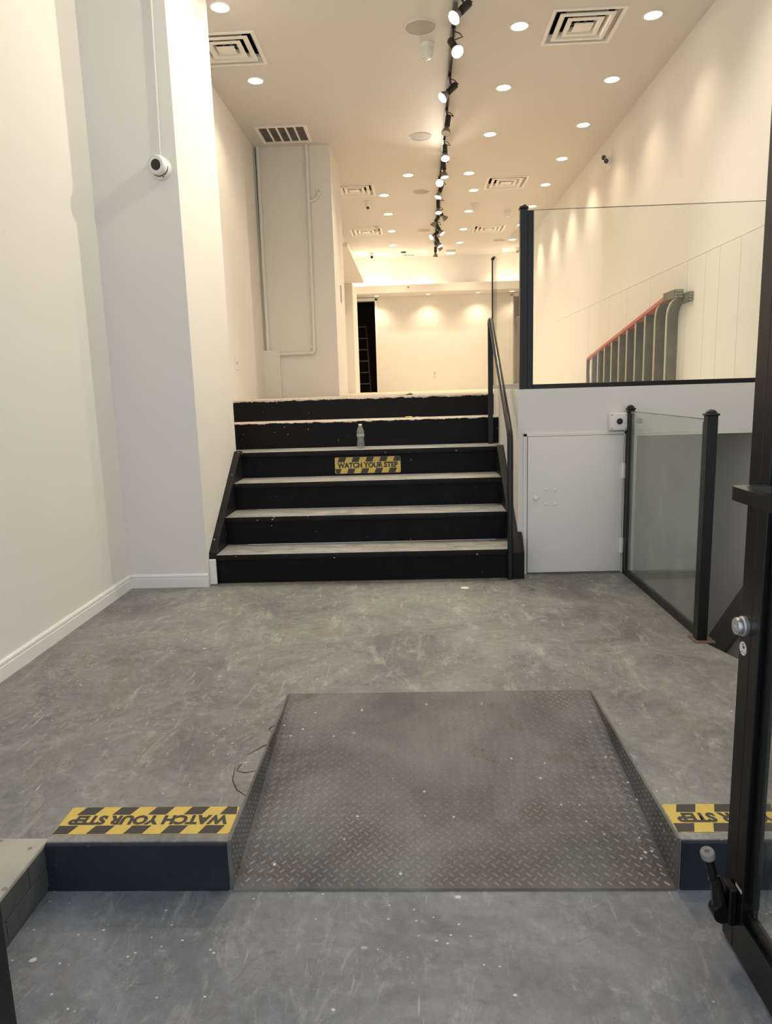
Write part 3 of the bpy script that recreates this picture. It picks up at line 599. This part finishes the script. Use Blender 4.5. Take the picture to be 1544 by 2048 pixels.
o = MB().box(-.16, -.05, 16.0, 16.1, CZ - .022, CZ - .0005, .003).build('sprinkler_plate', M_LENS); tag(o, 'small dark fitting on the ceiling by the far register', 'fitting')

# ============================================================ TRACK AND LAMPS
tx = lambda y: .408 + (y - 5.94) * (.555 - .408) / (15.2 - 5.94)
tr = thing('lamp_track', 'long black ceiling track carrying the spot lamps', 'track', (tx(10), 10, CZ))
b = MB(); w2 = .018
for ya, yb in ((3.6, 6.25), (6.27, 9.0), (9.02, 12.0), (12.02, 15.3)):
    b2 = MB(); b2.prism([(tx(ya) - w2, ya), (tx(ya) + w2, ya), (tx(yb) + w2, yb), (tx(yb) - w2, yb)], 'z', CZ - .034, CZ - .0005); b2.build('track_segment', M_TRACK, tr)
for yy in (6.26, 9.01, 12.01): MB().box(tx(yy) - .020, tx(yy) + .020, yy - .012, yy + .012, CZ - .037, CZ - .001).build('joiner', M_GPLA, tr)
HEADS = [  # (holder x, y, z), aim, face, spot watts, light colour, label
    ((.462, 5.80, 4.14), (-.60, -.42, -.68), M_KEYL, KEY_W, NEUT, 'glaring warm track lamp, very first on the track at the picture edge'),
    ((.405, 6.36, 4.14), (.22, -.62, -.66), M_KEYL, KEY_W * .8, NEUT, 'glaring warm track lamp, second on the track'),
    ((.450, 7.26, 4.15), (-.62, -.30, -.62), M_COOLL, 14, COOL, 'bluish lit track lamp turned towards the piers, third on the track'),
    ((.452, 8.08, 4.15), (-.15, -.25, -.9), M_OFFL, 0, NEUT, 'unlit silver track lamp, fourth on the track'),
    ((.464, 8.98, 4.15), (0, -.45, -.8), M_COOLL, 12, COOL, 'bluish lit track lamp pointing down, fifth on the track'),
    ((.478, 9.62, 4.15), (.08, -.12, -.95), M_WHITL, 8, NEUT, 'lit silver track lamp pointing down, sixth on the track'),
    ((.452, 10.10, 4.13), (-.08, -.80, -.60), M_KEYL, 60, NEUT, 'glaring small track lamp, seventh on the track'),
    ((.486, 10.62, 4.15), (-.30, -.2, -.85), M_WHITL, 8, NEUT, 'lit silver track lamp leaning towards the column, eighth on the track'),
    ((.480, 11.50, 4.15), (0, -.25, -.9), M_WHITL, 8, NEUT, 'lit silver track lamp pointing down, ninth on the track'),
    ((.530, 12.05, 4.15), (.6, .25, -.6), M_OFFL, 0, NEUT, 'dark track lamp turned towards the long wall, tenth on the track'),
    ((.500, 12.45, 4.15), (-.5, .15, -.7), M_OFFL, 0, NEUT, 'dark track lamp turned away from the long wall, eleventh on the track'),
    ((.535, 13.10, 4.15), (.45, -.2, -.7), M_WHITL, 8, NEUT, 'lit silver track lamp turned towards the long wall, twelfth on the track'),
    ((.524, 13.60, 4.15), (-.65, -.45, -.5), M_COOLL, 10, COOL, 'bluish lit track lamp facing the front, thirteenth on the track'),
    ((.560, 14.15, 4.15), (.35, -.2, -.8), M_COOLL, 8, COOL, 'bluish lit track lamp, fourteenth on the track'),
    ((.565, 14.55, 4.15), (.5, .4, -.6), M_OFFL, 0, NEUT, 'dark track lamp turned to the far wall, fifteenth on the track'),
    ((.560, 15.12, 4.15), (0, .1, -.9), M_OFFL, 0, NEUT, 'dark track lamp at the far end of the track'),
    ((.370, 4.42, 4.14), (-.80, .12, -.58), M_WHITL, 75, NEUT, 'lit track lamp above the landing, turned to the front pier'),
]
for (hx_, hy, hz), aim, face, W, colr, label in HEADS:
    d = Vector(aim).normalized(); h = Vector((hx_, hy, hz)); ax = tx(hy); s1 = 1 if hx_ >= ax else -1
    T = thing('track_lamp', label, 'lamp', (ax, hy, CZ - .034), 'lamps on the ceiling track')
    MB().box(ax - .014, ax + .014, hy - .03, hy + .06, CZ - .056, CZ - .034, .002).tube([(ax, hy, CZ - .05), (h.x, h.y, h.z + .02)], .008, 8).build('adapter', M_TRACK, T)
    MB().tube([h - d * .055, h + d * .055], .030, 16).build('socket', M_TRACK, T)
    q = h - d * .05; MB().tube([(ax, hy + .03, CZ - .05), (ax + .05, hy + .035, CZ - .065), (ax + .075, hy + .02, CZ - .10), (q.x + .03, q.y, q.z + .01), tuple(q)], .0045, 6).build('cord', M_TRACK, T)
    c = h + d * .05; bb = MB().lathe(c, [(.018, 0), (.020, .022), (.030, .034), (.042, .055), (.050, .082), (.051, .090), (.048, .092)], 20, d).build('bulb', M_BULB, T)
    MB().lathe(c, [(.0475, .090), (.03, .0935), (0, .095)], 20, d).build('face', face, bb)
    if W:
        li = bpy.data.lights.new('beam', 'SPOT'); li.energy = W; li.color = colr; li.spot_size = math.radians(128 if W > 30 else 70); li.spot_blend = .6; li.shadow_soft_size = .035
        lo_ = bpy.data.objects.new('beam', li); COL.objects.link(lo_); lo_.parent = T; p = c + d * .12; lo_.location = p - Vector(T.location); lo_.rotation_euler = d.to_track_quat('-Z', 'Y').to_euler()

# ============================================================ WALL ITEMS
# pier camera
T = thing('security_camera', 'white turret security camera with a black lens on the front pier', 'camera', (-1.60, 4.82, 2.82))
MB().lathe((-1.595, 4.82, 2.815), [(.073, 0), (.073, .012), (.066, .026), (.058, .034)], 32, (0, -1, 0)).build('base', M_WPLA, T)
d = Vector((-.18, -.97, -.12)).normalized(); cc = Vector((-1.60, 4.775, 2.825))
MB().lathe(cc - d * .045, [(.035, 0), (.055, .015), (.062, .035), (.060, .060), (.052, .072), (.050, .068)], 32, d).build('ball', M_WPLA, T)
MB().lathe(cc + d * .023, [(.050, 0), (.034, .004), (.033, .002)], 32, d).build('ring', M_TRIM, T)
MB().lathe(cc + d * .022, [(.033, .004), (.030, .009), (0, .012)], 28, d).build('lens', M_LENS, T)
MB().lathe((-1.572, 4.788, 2.757), [(.004, 0), (.004, .003), (0, .003)], 8, (0, -1, -.3)).build('screw', M_LENS, T)
o = MB().tube([(-1.590, 4.812, 2.885), (-1.585, 4.812, 3.1), (-1.572, 4.812, 3.7), (-1.560, 4.812, 4.299)], .006, 8).build('cable_conduit', M_TRIM); tag(o, 'thin white cable cover running up the pier from the security camera', 'cable')
# spot camera on the long wall
T = thing('wall_lamp_unit', 'small white and black emergency lamp on a square plate high on the long wall', 'lamp', (RW, 9.19, 4.0))
MB().box(RW - .008, RW - .0005, 9.10, 9.30, 3.90, 4.12, .002).build('plate', M_WPLA, T)
MB().lathe((RW - .01, 9.20, 4.0), [(.05, 0), (.05, .02), (.035, .05), (.0, .055)], 20, (-1, 0, 0)).build('body', M_WPLA, T)
for yy, zz in ((9.10, 3.985), (9.22, 4.06)):
    MB().lathe((RW - .05, yy + .03, zz), [(.012, 0), (.024, .02), (.028, .038), (.0, .040)], 18, (-.5, -.8, -.2)).build('lamp_head', M_LENS, T)
def plate(name, label, cat, bx, mats=M_WPLA, hole=None):
    T = thing(name, label, cat, (bx[0], bx[2], bx[4])); MB().box(*bx, .002).build('cover', mats, T)
    if hole: MB().box(*hole).build('toggle', M_GPLA, T)
plate('wall_switch', 'white wall switch plate on the recessed wall above the stair', 'switch', (-1.8545, -1.847, 7.50, 7.60, 1.61, 1.76), M_TRIM, (-1.847, -1.842, 7.54, 7.56, 1.66, 1.70))
plate('wall_outlet', 'white wall outlet plate low on the far wall', 'outlet', (.51, .59, 16.690, 16.6995, 1.62, 1.76), M_TRIM, (.535, .565, 16.686, 16.690, 1.66, 1.72))
plate('thermostat', 'small dark slot plate on the bright side of the column', 'switch', (-.915, -.905, 9.66, 9.76, 2.52, 2.74), M_GPLA)
# conduits on the alcove wall
T = thing('conduit', 'white painted conduit pipe down the left edge of the alcove wall into a box', 'pipe', (-1.81, 9.09, 1.9))
MB().tube([(-1.800, 9.074, 4.299), (-1.812, 9.074, 3.0), (-1.812, 9.074, 1.87)], .020, 10).build('pipe', M_WALL, T)
MB().box(-1.838, -1.832, 9.092, 9.0995, 1.88, 4.29).build('wall_gap', M_DARK, T)
MB().tube([(-1.812, 9.074, 2.86), (-1.812, 9.074, 2.90)], .017, 10).build('coupling', M_WALL, T)
T = thing('conduit', 'white painted conduit pipe down the middle of the alcove wall with an elbow', 'pipe', (-1.21, 9.09, 1.9))
MB().tube([(-1.205, 9.074, 4.299), (-1.212, 9.074, 3.0), (-1.222, 9.074, 1.885), (-1.224, 9.074, 1.86), (-1.245, 9.074, 1.842), (-1.66, 9.074, 1.836)], .020, 10).build('pipe', M_WALL, T)
MB().box(-1.262, -1.185, 9.075, 9.0995, 1.90, 1.925, .002).build('strap', M_WALL, T)
MB().tube([(-1.205, 9.074, 3.655), (-1.14, 9.074, 3.67), (-1.10, 9.08, 3.70), (-1.06, 9.075, 3.76)], .014, 10).tube([(-1.085, 9.08, 3.72), (-1.10, 9.075, 3.79)], .012, 8).build('branch', M_WALL, T)
o = MB().box(-1.896, -1.66, 9.02, 9.0995, 1.294, 1.885, .003)
o.build('meter_box', M_WALL); tag(bpy.data.objects['meter_box'], 'white boxed casing at the foot of the alcove wall', 'box')
# ribbed relic against the long wall
T = thing('ribbed_screen', 'grey ribbed relic with sloping red top edge leaning on the long wall behind glass', 'screen', (2.40, 8.0, 1.294))
fy = [9.394, 9.098, 8.799, 8.497, 8.197, 7.908, 7.614, 7.318, 7.024, 6.713]
topz = lambda y: 1.674 + (9.62 - y) * (2.103 - 1.674) / (9.62 - 6.764)
xA, xB = 2.352, RW - .015
for k, y in enumerate(fy):
    z1 = topz(y) - .012; w = .032
    if k < 8: prof = [(y, 1.294), (y, z1 - .12), (y - .012, z1), (y + w, z1), (y + w, 1.294)]
    else:
        zt = 2.075; dy = .24 if k == 9 else .16; cv = [(y - dy * (1 - math.cos(math.radians(q))), zt - .15 + .15 * math.sin(math.radians(q))) for q in (0, 15, 30, 45, 60, 75, 88)]
        cv2 = [(y + w - dy * (1 - math.cos(math.radians(q))) * .8, zt - .14 + .14 * math.sin(math.radians(q))) for q in (88, 60, 30, 0)]
        prof = [(y - .02, 1.294), (y - .02, 1.33), (y, 1.36)] + cv + cv2 + [(y + w, 1.294)]
    f_ = MB().prism(prof, 'x', xA + .006, xB).build('fin', M_STONE, T)
    MB().prism(prof, 'x', xA, xA + .0055).build('lit_edge', M_FINEDGE, f_)  # fin side lit by the room lamps, drawn as a paler slab
MB().prism([(6.74, topz(6.74) + .022), (6.74, topz(6.74) - .012), (9.63, topz(9.63) - .012), (9.63, topz(9.63) + .018)], 'x', xA - .012, xB).build('red_strip', M_RED, T)
MB().prism([(9.62, 1.294), (9.60, 1.40), (9.625, 1.50), (9.61, topz(9.6) - .015), (9.655, topz(9.6) - .02), (9.65, 1.294)], 'x', xA - .008, xA + .03).build('end_strip', M_STONE, T)
for bx in ((2.335, 2.415, 6.50, 6.78, 2.075, 2.150), (2.4155, xB, 6.38, 6.70, 2.035, 2.115)):
    bl = MB().box(*bx, .003).build('end_block', M_STONE, T); st_ = MB()
    nx = 4 if bx[0] < 2.4 else 2; sx = (bx[1] - bx[0] - .01) / nx
    for i in range(nx):
        for j in range(3):
            MB().box(bx[0] + .009 + i * sx, bx[0] + .001 + (i + 1) * sx, bx[2] - .005, bx[2], bx[4] + .006 + j * .024, bx[4] + .020 + j * .024, .0015).build('stud', M_FINEDGE, bl)
# ladder
T = thing('step_ladder', 'old metal step ladder standing in the dark doorway', 'ladder', (-1.15, 17.3, 1.294))
for xa, xb in ((-1.30, -1.38), (-1.06, -.985)):
    MB().tube([(xa, 17.35, 2.88), (xb, 17.15, 1.294)], .016, 8).build('rail', M_LADDER, T)
    MB().tube([(xa, 17.38, 2.86), (xb, 17.75, 1.294)], .012, 8).build('rear_rail', M_LADDER, T)
for k in range(6):
    z = 1.50 + k * .27; t = (z - 1.294) / 1.586; y = 17.15 + .2 * t; xa = -1.38 + .08 * t; xb = -.985 - .075 * t
    MB().box(xa, xb, y - .05, y + .04, z - .012, z + .012, .003).build('step', mat('ladder_step', (.10, .08, .06), .6) if k == 0 else bpy.data.materials['ladder_step'], T)
# debris on the steps
T = thing('crumpled_paper', 'crumpled yellowish paper lying at the edge of the upper floor', 'paper', (-.10, 6.8, 1.296))
b = MB(); pts = [(-.17, 6.78, 1.297), (-.06, 6.74, 1.300), (-.01, 6.78, 1.318), (.02, 6.86, 1.300), (-.04, 6.90, 1.316), (-.13, 6.88, 1.300)]
vs = [b.bm.verts.new(p) for p in pts]; cv = b.bm.verts.new((-.06, 6.82, 1.308)); cv2 = b.bm.verts.new((-.06, 6.82, 1.2965))
for i in range(6): b._f([vs[i], vs[(i + 1) % 6], cv]); b._f([vs[(i + 1) % 6], vs[i], cv2])
b.build('sheet', M_PAPER, T)
T = thing('yellow_marker', 'short yellow and white stick lying on the fifth step', 'marker', (-.03, 6.42, 1.106))
MB().tube([(-.060, 6.38, 1.1065), (-.020, 6.375, 1.1065)], .006, 8).build('barrel', mat('marker_yellow', (.75, .55, .08), .4), T); MB().tube([(-.020, 6.375, 1.1065), (-.002, 6.373, 1.1065)], .0055, 8).build('cap', M_WPLA, T)
o = MB().box(.030, .062, 6.37, 6.385, 1.1005, 1.107, .002).build('plaster_chip', M_WPLA); tag(o, 'small white chip lying on the fifth step beside the marker', 'chip')
o = MB().lathe((.335, 4.66, 0), [(.028, 0), (.030, .002), (.020, .005), (0, .006)], 9).build('paint_chip', M_WPLA); tag(o, 'flat white blob of dried paint on the floor before the staircase', 'chip')

# water bottle
T = thing('water_bottle', 'clear plastic water bottle with white cap standing on the fourth step', 'bottle', (-.441, 5.95, RS * 4))
c = (-.441, 5.95, RS * 4)
prof = [(0, .003), (.022, .001), (.030, .004), (.032, .012), (.0305, .020), (.033, .026), (.031, .034), (.033, .040), (.031, .048), (.033, .054), (.030, .064), (.0285, .080), (.031, .094), (.0325, .100), (.0325, .122), (.031, .126), (.033, .132), (.0325, .142), (.029, .156), (.020, .174), (.0125, .184), (.0125, .190)]
MB().lathe(c, prof, 24).build('bottle_body', M_PET, T)
MB().lathe(c, [(0, .189), (.0145, .189), (.0150, .192), (.0150, .202), (.0135, .204), (0, .204)], 20).build('cap', M_WPLA, T)
MB().lathe(c, [(.0330, .100), (.0332, .101), (.0332, .121), (.0330, .122)], 24).build('label_band', glass_mat('label_film', (.6, .7, .65), .35), T)
